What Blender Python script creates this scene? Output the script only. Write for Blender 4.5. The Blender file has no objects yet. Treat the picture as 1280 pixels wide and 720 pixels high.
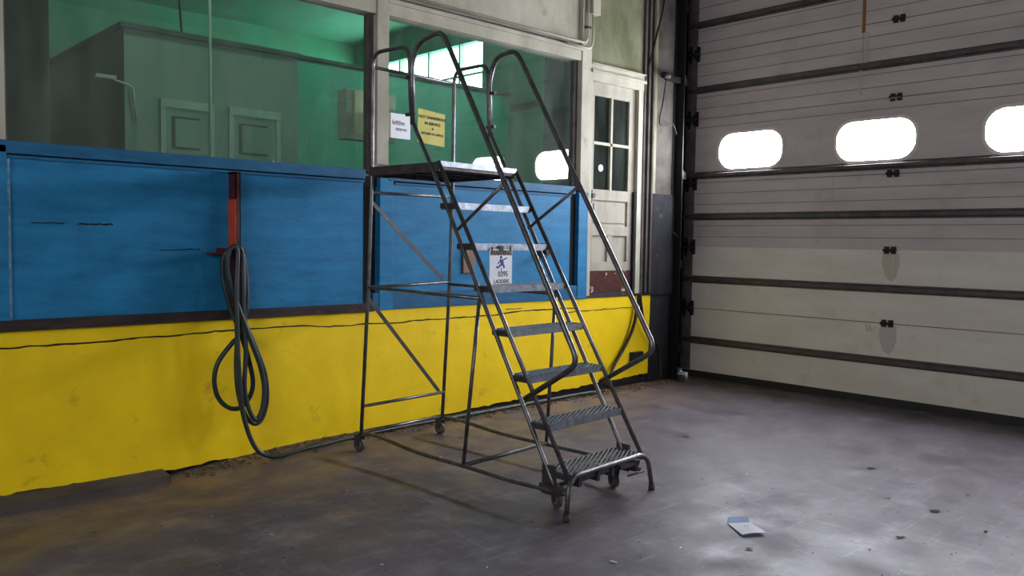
import bpy, bmesh, math, random
from math import sin, cos, pi, radians
from mathutils import Vector, Matrix

SC = bpy.context.scene
C = SC.collection
random.seed(7)

# ------------------------------------------------------------------ camera
F_PX = 1041.8; YAW = 0.81535; PITCH = -0.05611; ROLL = 0.0145
CAM_Z = 1.53
def make_camera():
    f = Vector((cos(PITCH)*cos(YAW), cos(PITCH)*sin(YAW), sin(PITCH)))
    r = Vector((sin(YAW), -cos(YAW), 0)); u = r.cross(f)
    r2 = r*cos(ROLL) + u*sin(ROLL); u2 = -r*sin(ROLL) + u*cos(ROLL)
    cd = bpy.data.cameras.new('camera'); cam = bpy.data.objects.new('camera', cd); C.objects.link(cam)
    m = Matrix((r2, u2, -f)).transposed().to_4x4(); m.translation = Vector((0, 0, CAM_Z))
    cam.matrix_world = m
    cd.sensor_width = 36; cd.lens = 36*F_PX/1280; cd.clip_start = 0.05; cd.clip_end = 200
    SC.camera = cam
make_camera()

# ------------------------------------------------------------------ world, exposure
SC.view_settings.view_transform = 'Standard'; SC.view_settings.look = 'None'
SC.view_settings.gamma = 1; SC.view_settings.use_curve_mapping = False
SC.view_settings.exposure = 0.0
SC.cycles.use_denoising = True
SC.cycles.sample_clamp_indirect = 6
SC.cycles.max_bounces = 10; SC.cycles.transparent_max_bounces = 12
W = bpy.data.worlds.new('sky'); SC.world = W; W.use_nodes = True
W.node_tree.nodes['Background'].inputs[0].default_value = (0.75, 0.86, 1.0, 1)
W.node_tree.nodes['Background'].inputs[1].default_value = 2.5
PANE_L = 100.0        # daylight in the dock door panes
OFFICE_L = 12.0       # daylight in the office panes, also drives the added fill panel
BACK_L = 1.1         # strength of the added fill panel behind the camera
SIDE_L = 5.5         # strength of the added fill panel facing the dock door

def area(name, loc, rot, sx, sy, power, col):
    l = bpy.data.lights.new(name, 'AREA'); l.shape = 'RECTANGLE'; l.size = sx; l.size_y = sy
    l.energy = power; l.color = col
    o = bpy.data.objects.new(name, l); C.objects.link(o); o.location = loc; o.rotation_euler = rot
    return o

# ------------------------------------------------------------------ helpers
def lin(c):
    return tuple((x/255/12.92 if x/255 <= .04045 else ((x/255+.055)/1.055)**2.4) for x in c) + (1,)

def mat(name, c1, c2=None, rough=.6, metal=0., scale=8., bump=0., detail=6., lo=.35, hi=.65, spec=.5, stretch=(1, 1, 1),
        c3=None, s3=2.0, lo3=.55, hi3=.7, bscale=None, rvar=0.):
    m = bpy.data.materials.new(name); m.use_nodes = True
    nt = m.node_tree; N = nt.nodes; L = nt.links
    b = N['Principled BSDF']
    b.inputs['Roughness'].default_value = rough; b.inputs['Metallic'].default_value = metal
    b.inputs['Specular IOR Level'].default_value = spec
    b.inputs['Base Color'].default_value = lin(c1)
    tc = N.new('ShaderNodeTexCoord'); mp = N.new('ShaderNodeMapping'); mp.inputs['Scale'].default_value = stretch
    L.new(tc.outputs['Object'], mp.inputs[0])
    if c2 is not None:
        no = N.new('ShaderNodeTexNoise'); no.inputs['Scale'].default_value = scale; no.inputs['Detail'].default_value = detail
        no.inputs['Roughness'].default_value = .65
        L.new(mp.outputs[0], no.inputs['Vector'])
        rp = N.new('ShaderNodeValToRGB'); rp.color_ramp.elements[0].position = lo; rp.color_ramp.elements[1].position = hi
        rp.color_ramp.elements[0].color = lin(c1); rp.color_ramp.elements[1].color = lin(c2)
        L.new(no.outputs['Fac'], rp.inputs[0]); out = rp.outputs[0]
        if c3 is not None:
            n3 = N.new('ShaderNodeTexNoise'); n3.inputs['Scale'].default_value = s3; n3.inputs['Detail'].default_value = 8
            n3.inputs['Roughness'].default_value = .7
            L.new(tc.outputs['Object'], n3.inputs['Vector'])
            r3 = N.new('ShaderNodeValToRGB'); r3.color_ramp.elements[0].position = lo3; r3.color_ramp.elements[1].position = hi3
            L.new(n3.outputs['Fac'], r3.inputs[0])
            mx = N.new('ShaderNodeMix'); mx.data_type = 'RGBA'; mx.inputs['B'].default_value = lin(c3)
            L.new(r3.outputs[0], mx.inputs['Factor']); L.new(out, mx.inputs['A']); out = mx.outputs['Result']
        L.new(out, b.inputs['Base Color'])
        if rvar:
            mr = N.new('ShaderNodeMapRange'); mr.inputs['To Min'].default_value = rough-rvar; mr.inputs['To Max'].default_value = rough+rvar
            L.new(no.outputs['Fac'], mr.inputs[0]); L.new(mr.outputs[0], b.inputs['Roughness'])
    if bump:
        nb = N.new('ShaderNodeTexNoise'); nb.inputs['Scale'].default_value = bscale or scale*2; nb.inputs['Detail'].default_value = 8
        L.new(mp.outputs[0], nb.inputs['Vector'])
        bp = N.new('ShaderNodeBump'); bp.inputs['Strength'].default_value = bump; bp.inputs['Distance'].default_value = .01
        L.new(nb.outputs['Fac'], bp.inputs['Height']); L.new(bp.outputs[0], b.inputs['Normal'])
    return m

def emit(name, col, s):
    m = bpy.data.materials.new(name); m.use_nodes = True; b = m.node_tree.nodes['Principled BSDF']
    b.inputs['Base Color'].default_value = (.8, .85, .9, 1); b.inputs['Emission Color'].default_value = (*col, 1)
    b.inputs['Emission Strength'].default_value = s; b.inputs['Roughness'].default_value = .4
    return m

def glass(name, tint, dust, refl=1.0):
    m = bpy.data.materials.new(name); m.use_nodes = True; nt = m.node_tree; N = nt.nodes; L = nt.links
    N.clear(); out = N.new('ShaderNodeOutputMaterial')
    tr = N.new('ShaderNodeBsdfTransparent'); tr.inputs[0].default_value = (*tint, 1)
    gl = N.new('ShaderNodeBsdfGlossy'); gl.inputs['Roughness'].default_value = .015; gl.inputs['Color'].default_value = (1, 1, 1, 1)
    df = N.new('ShaderNodeBsdfDiffuse'); df.inputs['Color'].default_value = lin((150, 160, 150))
    fr = N.new('ShaderNodeFresnel'); fr.inputs['IOR'].default_value = 1.52
    ma = N.new('ShaderNodeMath'); ma.operation = 'MULTIPLY'; ma.inputs[1].default_value = refl; ma.use_clamp = True
    ge = N.new('ShaderNodeNewGeometry'); sb = N.new('ShaderNodeMath'); sb.operation = 'SUBTRACT'; sb.inputs[0].default_value = 1
    L.new(ge.outputs['Backfacing'], sb.inputs[1]); m0 = N.new('ShaderNodeMath'); m0.operation = 'MULTIPLY'
    L.new(fr.outputs[0], m0.inputs[0]); L.new(sb.outputs[0], m0.inputs[1]); L.new(m0.outputs[0], ma.inputs[0])   # a pane mirrors once, on its front
    tc = N.new('ShaderNodeTexCoord'); no = N.new('ShaderNodeTexNoise'); mp = N.new('ShaderNodeMapping')
    mp.inputs['Scale'].default_value = (3, 3, .8); no.inputs['Scale'].default_value = 2.; no.inputs['Detail'].default_value = 9
    L.new(tc.outputs['Object'], mp.inputs[0]); L.new(mp.outputs[0], no.inputs['Vector'])
    mr = N.new('ShaderNodeMapRange'); mr.inputs['From Min'].default_value = .3; mr.inputs['From Max'].default_value = .75
    mr.inputs['To Min'].default_value = dust*.4; mr.inputs['To Max'].default_value = dust*1.6
    L.new(no.outputs['Fac'], mr.inputs[0])
    m1 = N.new('ShaderNodeMixShader'); L.new(mr.outputs[0], m1.inputs[0]); L.new(tr.outputs[0], m1.inputs[1]); L.new(df.outputs[0], m1.inputs[2])
    m2 = N.new('ShaderNodeMixShader'); L.new(ma.outputs[0], m2.inputs[0]); L.new(m1.outputs[0], m2.inputs[1]); L.new(gl.outputs[0], m2.inputs[2])
    L.new(m2.outputs[0], out.inputs[0])
    return m

def B(): return bmesh.new()
def box(bm, x0, x1, y0, y1, z0, z1, bev=0.):
    mt = Matrix.Translation(((x0+x1)/2, (y0+y1)/2, (z0+z1)/2)) @ Matrix.Diagonal((abs(x1-x0), abs(y1-y0), abs(z1-z0), 1))
    r = bmesh.ops.create_cube(bm, size=1, matrix=mt)
    if bev:
        es = list({e for v in r['verts'] for e in v.link_edges})
        bmesh.ops.bevel(bm, geom=es, offset=bev, segments=2, affect='EDGES', profile=.7)
    return bm
def prism(bm, pts, d):
    """closed polygon pts (3-D, planar) extruded by vector d"""
    a = [bm.verts.new(p) for p in pts]; b = [bm.verts.new(Vector(p)+Vector(d)) for p in pts]
    n = len(a); bm.faces.new(a); bm.faces.new(b[::-1])
    for i in range(n): bm.faces.new((a[i], b[i], b[(i+1) % n], a[(i+1) % n]))
    return bm
def fillet(pts, rad, seg=6):
    pts = [Vector(p) for p in pts]; out = [pts[0]]
    for i in range(1, len(pts)-1):
        p = pts[i]; a = pts[i-1]-p; b = pts[i+1]-p
        r = min(rad, a.length*.48, b.length*.48)
        p0 = p+a.normalized()*r; p1 = p+b.normalized()*r
        for k in range(seg+1):
            t = k/seg; out.append(p0*(1-t)**2 + p*2*t*(1-t) + p1*t*t)
    out.append(pts[-1]); return out
def spline(pts, n=8):
    P = [Vector(p) for p in pts]; P = [P[0]*2-P[1]]+P+[P[-1]*2-P[-2]]; out = []
    for i in range(1, len(P)-2):
        for k in range(n):
            t = k/n; a, b, c, d = P[i-1], P[i], P[i+1], P[i+2]
            out.append(.5*((2*b)+(c-a)*t+(2*a-5*b+4*c-d)*t*t+(3*b-a-3*c+d)*t**3))
    out.append(P[-2]); return out
def tube(bm, pts, r, n=12, sx=1., cap=True):
    pts = [Vector(p) for p in pts]; rings = []
    t = (pts[1]-pts[0]).normalized()
    ref = Vector((0, 0, 1)) if abs(t.z) < .9 else Vector((1, 0, 0))
    u = t.cross(ref).normalized()
    for i, p in enumerate(pts):
        if i == 0: t = pts[1]-pts[0]
        elif i == len(pts)-1: t = pts[-1]-pts[-2]
        else: t = (pts[i+1]-p).normalized()+(p-pts[i-1]).normalized()
        t.normalize(); u = (u-t*u.dot(t)).normalized(); v = t.cross(u)
        rr = r[i] if isinstance(r, (list, tuple)) else r
        rings.append([bm.verts.new(p+u*cos(2*pi*k/n)*rr*sx+v*sin(2*pi*k/n)*rr) for k in range(n)])
    for a, b in zip(rings, rings[1:]):
        for k in range(n):
            f = bm.faces.new((a[k], a[(k+1) % n], b[(k+1) % n], b[k])); f.smooth = True
    if cap: bm.faces.new(rings[0][::-1]); bm.faces.new(rings[-1])
    return bm
def cyl(bm, a, b, r, n=24, r2=None):
    return tube(bm, [a, b], [r, r if r2 is None else r2], n)

def obj(name, bm, m, parent=None, loc=None):
    me = bpy.data.meshes.new(name); bmesh.ops.recalc_face_normals(bm, faces=bm.faces); bm.to_mesh(me); bm.free()
    for x in (m if isinstance(m, (list, tuple)) else [m]): me.materials.append(x)
    o = bpy.data.objects.new(name, me); C.objects.link(o)
    if parent is not None:
        o.parent = parent; o.matrix_parent_inverse = Matrix.Identity(4)
        w = parent.location.copy(); p = parent.parent
        while p is not None: w += p.location; p = p.parent
        if parent.type == 'EMPTY' or w.length:            # geometry is written in world coordinates
            me.transform(Matrix.Translation(-w))
    elif loc is not None:
        me.transform(Matrix.Translation(-Vector(loc))); o.location = loc
    return o
def tag(o, label=None, cat=None, group=None, kind=None):
    if label: o['label'] = label
    if cat: o['category'] = cat
    if group: o['group'] = group
    if kind: o['kind'] = kind
    return o
def empty(name, loc, label=None, cat=None, group=None, kind=None):
    o = bpy.data.objects.new(name, None); C.objects.link(o); o.location = loc; o.empty_display_size = .1
    return tag(o, label, cat, group, kind)
def text_bm(s, size, M4, bold=0., ext=.0006):
    cu = bpy.data.curves.new('t', 'FONT'); cu.body = s; cu.size = size; cu.align_x = 'CENTER'; cu.align_y = 'CENTER'
    cu.extrude = ext; cu.offset = bold
    t = bpy.data.objects.new('t', cu); C.objects.link(t)
    me = bpy.data.meshes.new_from_object(t.evaluated_get(bpy.context.evaluated_depsgraph_get()))
    me.transform(M4); bm = B(); bm.from_mesh(me)
    C.objects.unlink(t); bpy.data.objects.remove(t); bpy.data.curves.remove(cu); bpy.data.meshes.remove(me)
    return bm

# ------------------------------------------------------------------ materials
yellow = mat('yellow_paint', (250, 213, 10), (236, 198, 8), rough=.6, spec=.3, scale=2.2, bump=.25, bscale=7, c3=(150, 122, 38), s3=3.5, lo3=.60, hi3=.80)
blue = mat('blue_paint', (32, 124, 172), (22, 102, 146), rough=.62, spec=.28, scale=3, stretch=(1, 1, 3.5), bump=.18, bscale=16, c3=(36, 84, 122), s3=4, lo3=.57, hi3=.8)
blue_d = mat('blue_trim_paint', (24, 98, 140), (18, 78, 114), rough=.6, spec=.3, scale=5, stretch=(1, 1, 4), bump=.12)
cream = mat('aged_white_paint', (184, 180, 163), (158, 154, 137), spec=.15, rough=.7, scale=3, stretch=(1, 1, .6), bump=.15, c3=(128, 124, 98), s3=5, lo3=.58, hi3=.8)
plaster = mat('greenish_plaster', (138, 140, 118), (98, 100, 74), spec=.08, rough=.9, scale=2, stretch=(1, 1, .5), bump=.3, c3=(104, 104, 70), s3=2, lo3=.5, hi3=.75)
wallw = mat('dirty_white_block_paint', (88, 83, 78), (66, 61, 57), spec=.08, rough=.9, scale=4, bump=.3, c3=(80, 74, 68), s3=3, lo3=.52, hi3=.75)
wallg = mat('dark_grey_block_paint', (52, 52, 56), (38, 38, 42), spec=.08, rough=.9, scale=5, stretch=(1, 1, .4), bump=.3, c3=(92, 88, 82), s3=7, lo3=.6, hi3=.72)
darkgap = mat('black_gap', (18, 16, 16), rough=.9)
wood_dk = mat('dark_worn_wood', (58, 42, 40), (34, 26, 26), rough=.8, scale=9, stretch=(.4, 1, 3), bump=.4, c3=(92, 76, 70), s3=9, lo3=.6, hi3=.7)
steel = mat('worn_grey_steel_tube', (118, 116, 118), (84, 82, 84), rough=.36, metal=.75, scale=14, detail=8, c3=(70, 48, 36), s3=11, lo3=.60, hi3=.74, rvar=.12)
steel_d = mat('dull_steel', (84, 81, 84), (60, 57, 60), rough=.5, metal=.6, scale=20, bump=.1, c3=(62, 44, 36), s3=9, lo3=.58, hi3=.74)
tread_m = mat('grip_tread_steel', (140, 146, 154), (104, 108, 116), rough=.4, metal=.7, scale=30, c3=(78, 62, 54), s3=14, lo3=.6, hi3=.72)
plat_m = mat('platform_steel', (96, 84, 82), (70, 58, 58), rough=.55, metal=.45, scale=16, c3=(60, 40, 34), s3=8, lo3=.55, hi3=.7)
rubber = mat('black_rubber', (26, 26, 28), (36, 36, 38), rough=.65, scale=20)
wheel_m = mat('grey_caster_tread', (70, 66, 66), (48, 46, 48), rough=.6, scale=20)
hub_m = mat('caster_hub', (128, 118, 112), (96, 84, 78), rough=.5, metal=.3, scale=30)
hose_m = mat('grey_green_rubber_hose', (44, 58, 60), (32, 42, 44), rough=.42, scale=6, c3=(66, 70, 64), s3=6, lo3=.6, hi3=.75)
red_dk = mat('dark_red_paint', (104, 26, 26), (66, 20, 22), rough=.5, scale=10, c3=(34, 22, 22), s3=14, lo3=.55, hi3=.65)
orange = mat('orange_paint', (214, 84, 44), (196, 70, 38), rough=.5, scale=9)
doorw = mat('white_dock_door_steel', (214, 208, 200), (200, 194, 186), rough=.45, scale=2, stretch=(1, .5, 2), bump=.04, c3=(184, 174, 162), s3=2.5, lo3=.56, hi3=.85)
doorp = mat('aged_ribbed_door_steel', (192, 180, 180), (174, 162, 164), rough=.48, scale=2, stretch=(1, .4, 2), bump=.05, c3=(156, 144, 142), s3=2.5, lo3=.55, hi3=.8)
strut_m = mat('door_strut_steel', (98, 90, 92), (72, 66, 68), rough=.42, metal=.5, scale=9)
stile_m = mat('brown_end_stile', (104, 95, 95), (76, 68, 68), rough=.6, scale=6, metal=.2, c3=(120, 108, 100), s3=8, lo3=.58, hi3=.7)
black_m = mat('blackened_steel', (30, 26, 28), (20, 18, 20), rough=.55, metal=.3, scale=12)
hinge_m = mat('rusty_hinge_steel', (58, 42, 40), (38, 30, 30), rough=.6, metal=.4, scale=30)
rust = mat('rust_stain', (150, 104, 46), (120, 84, 44), rough=.8, scale=14, stretch=(1, 1, .3))
stain_m = mat('brown_drip_stain', (176, 164, 150), (190, 180, 168), rough=.7, scale=14, stretch=(1, 3, .4))
paper = mat('white_paper', (248, 248, 252), (238, 240, 248), rough=.6, scale=5)
paper_b = mat('pale_blue_print', (140, 166, 206), (150, 174, 212), rough=.6, scale=5)
ink = mat('dark_ink', (40, 36, 46), rough=.7)
ink_b = mat('blue_ink', (24, 58, 132), rough=.6)
ink_r = mat('dark_header_ink', (70, 54, 56), rough=.7)
yel_paper = mat('yellowed_paper', (214, 206, 120), (200, 190, 104), rough=.8, scale=6)
mint = mat('mint_green_wall_paint', (72, 146, 116), (60, 128, 100), rough=.7, scale=1.5, bump=.1)
mint_c = mat('mint_ceiling_paint', (78, 140, 116), (66, 122, 102), rough=.7, scale=1.5)
cabin_m = mat('grey_green_cabin_board', (120, 138, 126), (104, 122, 110), rough=.6, scale=1.5, stretch=(1, 1, .5))
cabin_t = mat('cabin_roof_edge', (60, 74, 68), (44, 56, 52), rough=.7, scale=5)
cabin_f = mat('cabin_door_frame_paint', (150, 166, 152), (136, 152, 140), rough=.5, scale=4)
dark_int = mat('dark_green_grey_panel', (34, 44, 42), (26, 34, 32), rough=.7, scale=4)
brownpaint = mat('maroon_kick_paint', (84, 52, 48), (66, 42, 40), spec=.1, rough=.8, scale=8, c3=(196, 186, 172), s3=9, lo3=.60, hi3=.62)
doorc = mat('chipped_cream_door_paint', (170, 164, 150), (150, 144, 130), spec=.12, rough=.7, scale=4, stretch=(2, 1, .5), bump=.2, c3=(122, 112, 96), s3=9, lo3=.62, hi3=.74)
panel_box = mat('grey_metal_enclosure', (196, 190, 172), (176, 170, 152), rough=.5, scale=6)
asphalt = mat('bright_yard_concrete', (190, 188, 180), (170, 168, 160), rough=.9, scale=3)
leaf_m = mat('dry_brown_leaf', (62, 40, 34), (42, 28, 26), rough=.8, scale=40)
chip_m = mat('pale_paint_chip', (214, 212, 206), rough=.7)
dirt_m = mat('loose_brown_dirt', (112, 92, 66), (84, 70, 54), rough=1., scale=30, bump=.6)
g_left = glass('dusty_window_glass', (.84, .96, .91), .09, 1.6)
g_door = glass('dark_door_glass', (.6, .66, .66), .06, 0.)

def floor_material():
    m = mat('worn_concrete', (98, 89, 97), (72, 65, 74), rough=.45, scale=1.1, detail=12, lo=.3, hi=.7, bump=.22, bscale=9,
            c3=(128, 122, 128), s3=3.2, lo3=.5, hi3=.78)
    nt = m.node_tree; N = nt.nodes; L = nt.links; b = N['Principled BSDF']
    src = b.inputs['Base Color'].links[0].from_socket
    tc = N.new('ShaderNodeTexCoord')
    def lay(src, col, scale, lo, hi, stretch=(1, 1, 1), rot=0, detail=8, mul=None):
        mp = N.new('ShaderNodeMapping'); mp.inputs['Scale'].default_value = stretch; mp.inputs['Rotation'].default_value = (0, 0, rot)
        no = N.new('ShaderNodeTexNoise'); no.inputs['Scale'].default_value = scale; no.inputs['Detail'].default_value = detail; no.inputs['Roughness'].default_value = .7
        r = N.new('ShaderNodeValToRGB'); r.color_ramp.elements[0].position = lo; r.color_ramp.elements[1].position = hi
        mx = N.new('ShaderNodeMix'); mx.data_type = 'RGBA'; mx.inputs['B'].default_value = lin(col)
        L.new(tc.outputs['Object'], mp.inputs[0]); L.new(mp.outputs[0], no.inputs['Vector']); L.new(no.outputs['Fac'], r.inputs[0])
        fac = r.outputs[0]
        if mul is not None:
            mm = N.new('ShaderNodeMath'); mm.operation = 'MULTIPLY'; L.new(fac, mm.inputs[0]); L.new(mul, mm.inputs[1]); fac = mm.outputs[0]
        L.new(fac, mx.inputs['Factor']); L.new(src, mx.inputs['A']); return mx.outputs['Result']
    # dusty ochre dirt lies along the foot of the wall
    sx = N.new('ShaderNodeSeparateXYZ'); L.new(tc.outputs['Object'], sx.inputs[0])
    mr = N.new('ShaderNodeMapRange'); mr.inputs['From Min'].default_value = 4.3; mr.inputs['From Max'].default_value = 5.3
    L.new(sx.outputs['Y'], mr.inputs[0])
    src = lay(src, (128, 108, 84), 2.6, .42, .66, mul=mr.outputs[0])
    # pale drag marks and scratches
    src = lay(src, (140, 132, 134), 2.2, .56, .80, stretch=(1., 9, 1), rot=.5, detail=10)
    src = lay(src, (132, 127, 134), 2.0, .58, .80, stretch=(7, 1., 1), rot=.25, detail=10)
    # dark oil spots and pits
    src = lay(src, (52, 46, 48), 4.2, .64, .75, detail=6)
    src = lay(src, (176, 170, 162), 34., .69, .73, detail=3)
    src = lay(src, (46, 38, 36), 26., .70, .74, detail=3)
    L.new(src, b.inputs['Base Color'])
    no = N.new('ShaderNodeTexNoise'); no.inputs['Scale'].default_value = 3.; no.inputs['Detail'].default_value = 8
    L.new(tc.outputs['Object'], no.inputs['Vector'])
    mr2 = N.new('ShaderNodeMapRange'); mr2.inputs['From Min'].default_value = .35; mr2.inputs['From Max'].default_value = .65
    mr2.inputs['To Min'].default_value = .36; mr2.inputs['To Max'].default_value = .62
    L.new(no.outputs['Fac'], mr2.inputs[0]); L.new(mr2.outputs[0], b.inputs['Roughness'])
    b.inputs['Specular IOR Level'].default_value = .29
    return m
floor_m = floor_material()

# ------------------------------------------------------------------ room shell
YW = 5.6           # face of the office wall
XD = 8.1           # face of the dock door
def fz(x, y):      # the slab sinks a little towards the far left corner
    t = min(1, max(0, (3.3-x)/1.6)); t = t*t*(3-2*t); s = min(1, max(0, (y-4.2)/1.2)); s = s*s*(3-2*s)
    return -.10*t*s
bm = B()
nx, ny = 60, 50
gx = [-4+12.3*i/nx for i in range(nx+1)]; gy = [-5+10.9*j/ny for j in range(ny+1)]
vs = [[bm.verts.new((x, y, fz(x, y))) for y in gy] for x in gx]
for i in range(nx):
    for j in range(ny): bm.faces.new((vs[i][j], vs[i+1][j], vs[i+1][j+1], vs[i][j+1])).smooth = True
tag(obj('floor', bm, floor_m), kind='structure')
tag(obj('ceiling', box(B(), -4.2, 8.6, -5.2, 5.9, 5.6, 5.8), wallw), kind='structure')
tag(obj('wall_back', box(B(), -4.2, 8.6, -5.2, -5., -.2, 5.6), cream), kind='structure')
tag(obj('wall_near', box(B(), -4.2, -4., -5., 5.8, -.2, 5.6), cream), kind='structure')
# dock door wall: jambs and header round the opening
bm = B(); box(bm, 8.15, 8.45, 5.86, 6.1, 0, 5.6); box(bm, 8.15, 8.45, -5, -1.3, 0, 5.6); box(bm, 8.15, 8.45, -1.3, 5.86, 4.45, 5.6)
box(bm, 8.15, 8.3, 5.74, 5.86, .07, 4.45)
tag(obj('wall_right', bm, wallg), kind='structure')
tag(obj('ground', box(B(), 8.45, 24, -14, 20, -.12, -.02), asphalt), kind='structure')

# ---- office wall
wl = empty('wall_left', (4, YW, 0), kind='structure')
def crack_strip(pts, w, y, name, m, parent):
    bm = B(); top = [(x, y, z+w*random.uniform(.3, .8)) for x, z in pts]; bot = [(x, y, z-w*random.uniform(.3, .8)) for x, z in pts]
    for a, b, c, d in zip(top, top[1:], bot[1:], bot):
        prism(bm, [a, b, c, d], (0, .003, 0))
    return obj(name, bm, m, parent)
# yellow concrete plinth with a ragged lower edge over a dark gap
def zbase(x): return -.02 if x < 2.05 else (-.045 + (x-2.05)*.028)
xs = [-4+i*.045 for i in range(int((7.36+4)/.045)+1)]
bm = B(); pts = [(-4, YW, .955), (7.36, YW, .965)]
low = [(x, YW, zbase(x)+random.uniform(-.008, .008)) for x in xs]
prism(bm, pts + low[::-1], (0, .3, 0))
obj('yellow_plinth', bm, yellow, wl)
obj('plinth_gap', box(B(), -4, 7.36, YW+.03, YW+.2, -.2, .05), darkgap, wl)
cr = [(-4+.05*i, 0) for i in range(int(10.6/.05))]
z = .86; cp = []
for x, _ in cr:
    z += random.uniform(-.006, .006); z += (.865-.012*math.sin(x*2)-z)*.25; cp.append((x, z))
crack_strip([p for p in cp if p[0] < 6.2], .009, YW-.002, 'crack', darkgap, wl)
crack_strip([(5.2+.05*i, .905+random.uniform(-.004, .004)) for i in range(5)], .006, YW-.002, 'crack', darkgap, wl)
crack_strip([(6.0+.05*i, .84+random.uniform(-.005, .005)) for i in range(22)], .007, YW-.002, 'crack', darkgap, wl)
# dark worn timber ledge on the plinth, left of the post
bm = B(); box(bm, -4, 3.74, YW-.035, YW+.12, .955, 1.02, .006)
obj('timber_ledge', bm, wood_dk, wl)
# blue boarding, left bay and right bay
bm = B(); box(bm, 1.215, 3.66, YW+.012, YW+.06, 1.02, 1.975)
obj('blue_board', bm, blue, wl)
obj('blue_pilaster', box(B(), -4, 1.20, YW-.02, YW+.06, 1.02, 2.05, .004), blue, wl)
obj('board_seam', box(B(), 1.20, 1.216, YW-.010, YW+.02, 1.02, 1.97), mat('pale_seam', (120, 160, 180), (60, 110, 140), rough=.6, scale=20), wl)
crack_strip([(1.33+.02*i, 1.60+random.uniform(-.003, .003)) for i in range(10)], .006, YW+.009, 'scratch', darkgap, wl)
crack_strip([(1.59+.02*i, 1.60+random.uniform(-.003, .002)) for i in range(11)], .009, YW+.009, 'scratch', darkgap, wl)
crack_strip([(2.08+.03*i, 1.437+.0008*i+random.uniform(-.002, .002)) for i in range(10)], .006, YW+.009, 'scratch', darkgap, wl)
bm = B(); box(bm, -4, 3.66, YW-.02, YW+.06, 2.00, 2.075, .006); box(bm, 1.2, 3.66, YW-.005, YW+.06, 1.975, 1.992)
obj('blue_rail', bm, blue_d, wl)
bm = B(); box(bm, 3.80, 6.045, YW+.0, YW+.025, .962, 1.975)
obj('blue_board', bm, blue, wl)
bm = B(); box(bm, 3.88, 6.10, YW-.02, YW+.06, 2.00, 2.075, .006); box(bm, 3.95, 6.05, YW-.012, YW+.06, 1.975, 1.99)
obj('blue_rail', bm, blue_d, wl)
obj('blue_post', box(B(), 3.80, 3.93, YW-.018, YW+.06, .962, 2.02, .004), blue, wl)
bm = B(); box(bm, 3.64, 3.81, YW+.05, YW+.09, 1.10, 1.99); box(bm, 6.0, 6.16, YW+.028, YW+.09, 1.09, 1.99); box(bm, 1.2, 6.1, YW+.03, YW+.09, 1.95, 2.03)
obj('dark_gap', bm, darkgap, wl)
obj('blue_post', box(B(), 6.15, 6.29, YW-.02, YW+.06, .965, 2.05, .004), blue, wl)
obj('lower_rail', box(B(), 3.74, 6.29, YW-.014, YW+.03, .962, 1.10, .006), blue_d, wl)
# window posts and head
bm = B(); box(bm, 3.76, 3.87, YW-.03, YW+.12, 2.05, 5.6, .006); box(bm, 6.15, 6.29, YW-.03, YW+.12, 2.02, 5.6, .006)
box(bm, -4, 1.195, YW-.03, YW+.12, 2.075, 5.6, .006)
obj('window_post', bm, cream, wl)
bm = B(); box(bm, 1.16, 3.77, YW-.02, YW+.12, 3.295, 3.40, .006); box(bm, 3.865, 6.16, YW-.02, YW+.12, 3.305, 3.40, .006)
box(bm, 1.16, 3.77, YW-.035, YW, 3.40, 3.43, .006); box(bm, 3.865, 6.16, YW-.035, YW, 3.40, 3.43, .006)
obj('window_head', bm, cream, wl)
bm = B(); box(bm, 1.16, 3.77, YW+.015, YW+.1, 3.42, 5.6); box(bm, 3.865, 6.16, YW+.015, YW+.1, 3.42, 5.6)
obj('upper_board', bm, cream, wl)
bm = B(); box(bm, 1.16, 3.77, YW-.005, YW+.05, 3.43, 3.448); box(bm, 3.865, 6.1, YW-.005, YW+.02, 3.452, 3.462)
box(bm, 3.7, 3.77, YW-.01, YW+.05, 3.43, 5.6)
obj('dark_moulding', bm, stile_m, wl)
# wall over the office door and round it
bm = B(); box(bm, 6.285, 7.40, YW, YW+.3, 3.30, 5.6)
obj('plaster_panel', bm, plaster, wl)
bm = B(); box(bm, 7.16, 7.40, YW+.0, YW+.3, 2.07, 3.31)
obj('plaster_panel', bm, plaster, wl)
bm = B()
for i in range(3): box(bm, 7.14+.075*i, 7.17+.075*i, YW-.03, YW+.02, 1.0, 5.6, .006)
obj('trim_batten', bm, wallw, wl)
bm = B(); box(bm, 7.395, 7.75, YW+.005, YW+.4, 2.07, 5.6)
for i in range(16): box(bm, 7.39, 7.751, YW+.004, YW+.006, 2.07+.2*i+.19, 2.07+.2*i+.2)
obj('block_wall', bm, wallw, wl)
bm = B(); box(bm, 7.03, 7.75, YW-.012, YW+.4, .965, 2.07); box(bm, 7.36, 7.75, YW+.002, YW+.4, -.02, .965)
box(bm, 7.75, 8.25, YW+.22, YW+.4, -.02, 5.6)
obj('grey_dado', bm, wallg, wl)
# concrete kerb at the left foot of the wall
bm = B(); prism(bm, [(-4, YW+.02, -.12), (-4, YW-.16, -.13), (-4, YW-.14, -.045), (-4, YW+.02, -.02)], (6.08, 0, 0))
bmesh.ops.subdivide_edges(bm, edges=bm.edges, cuts=6)
for v in bm.verts:
    v.co.z += random.uniform(-.006, .006); v.co.y += random.uniform(-.006, .006)
tag(obj('trim_1', bm, mat('kerb_concrete', (86, 76, 70), (64, 56, 54), rough=.9, scale=6, bump=.5, stretch=(.5, 1, 1))), kind='structure')

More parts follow.
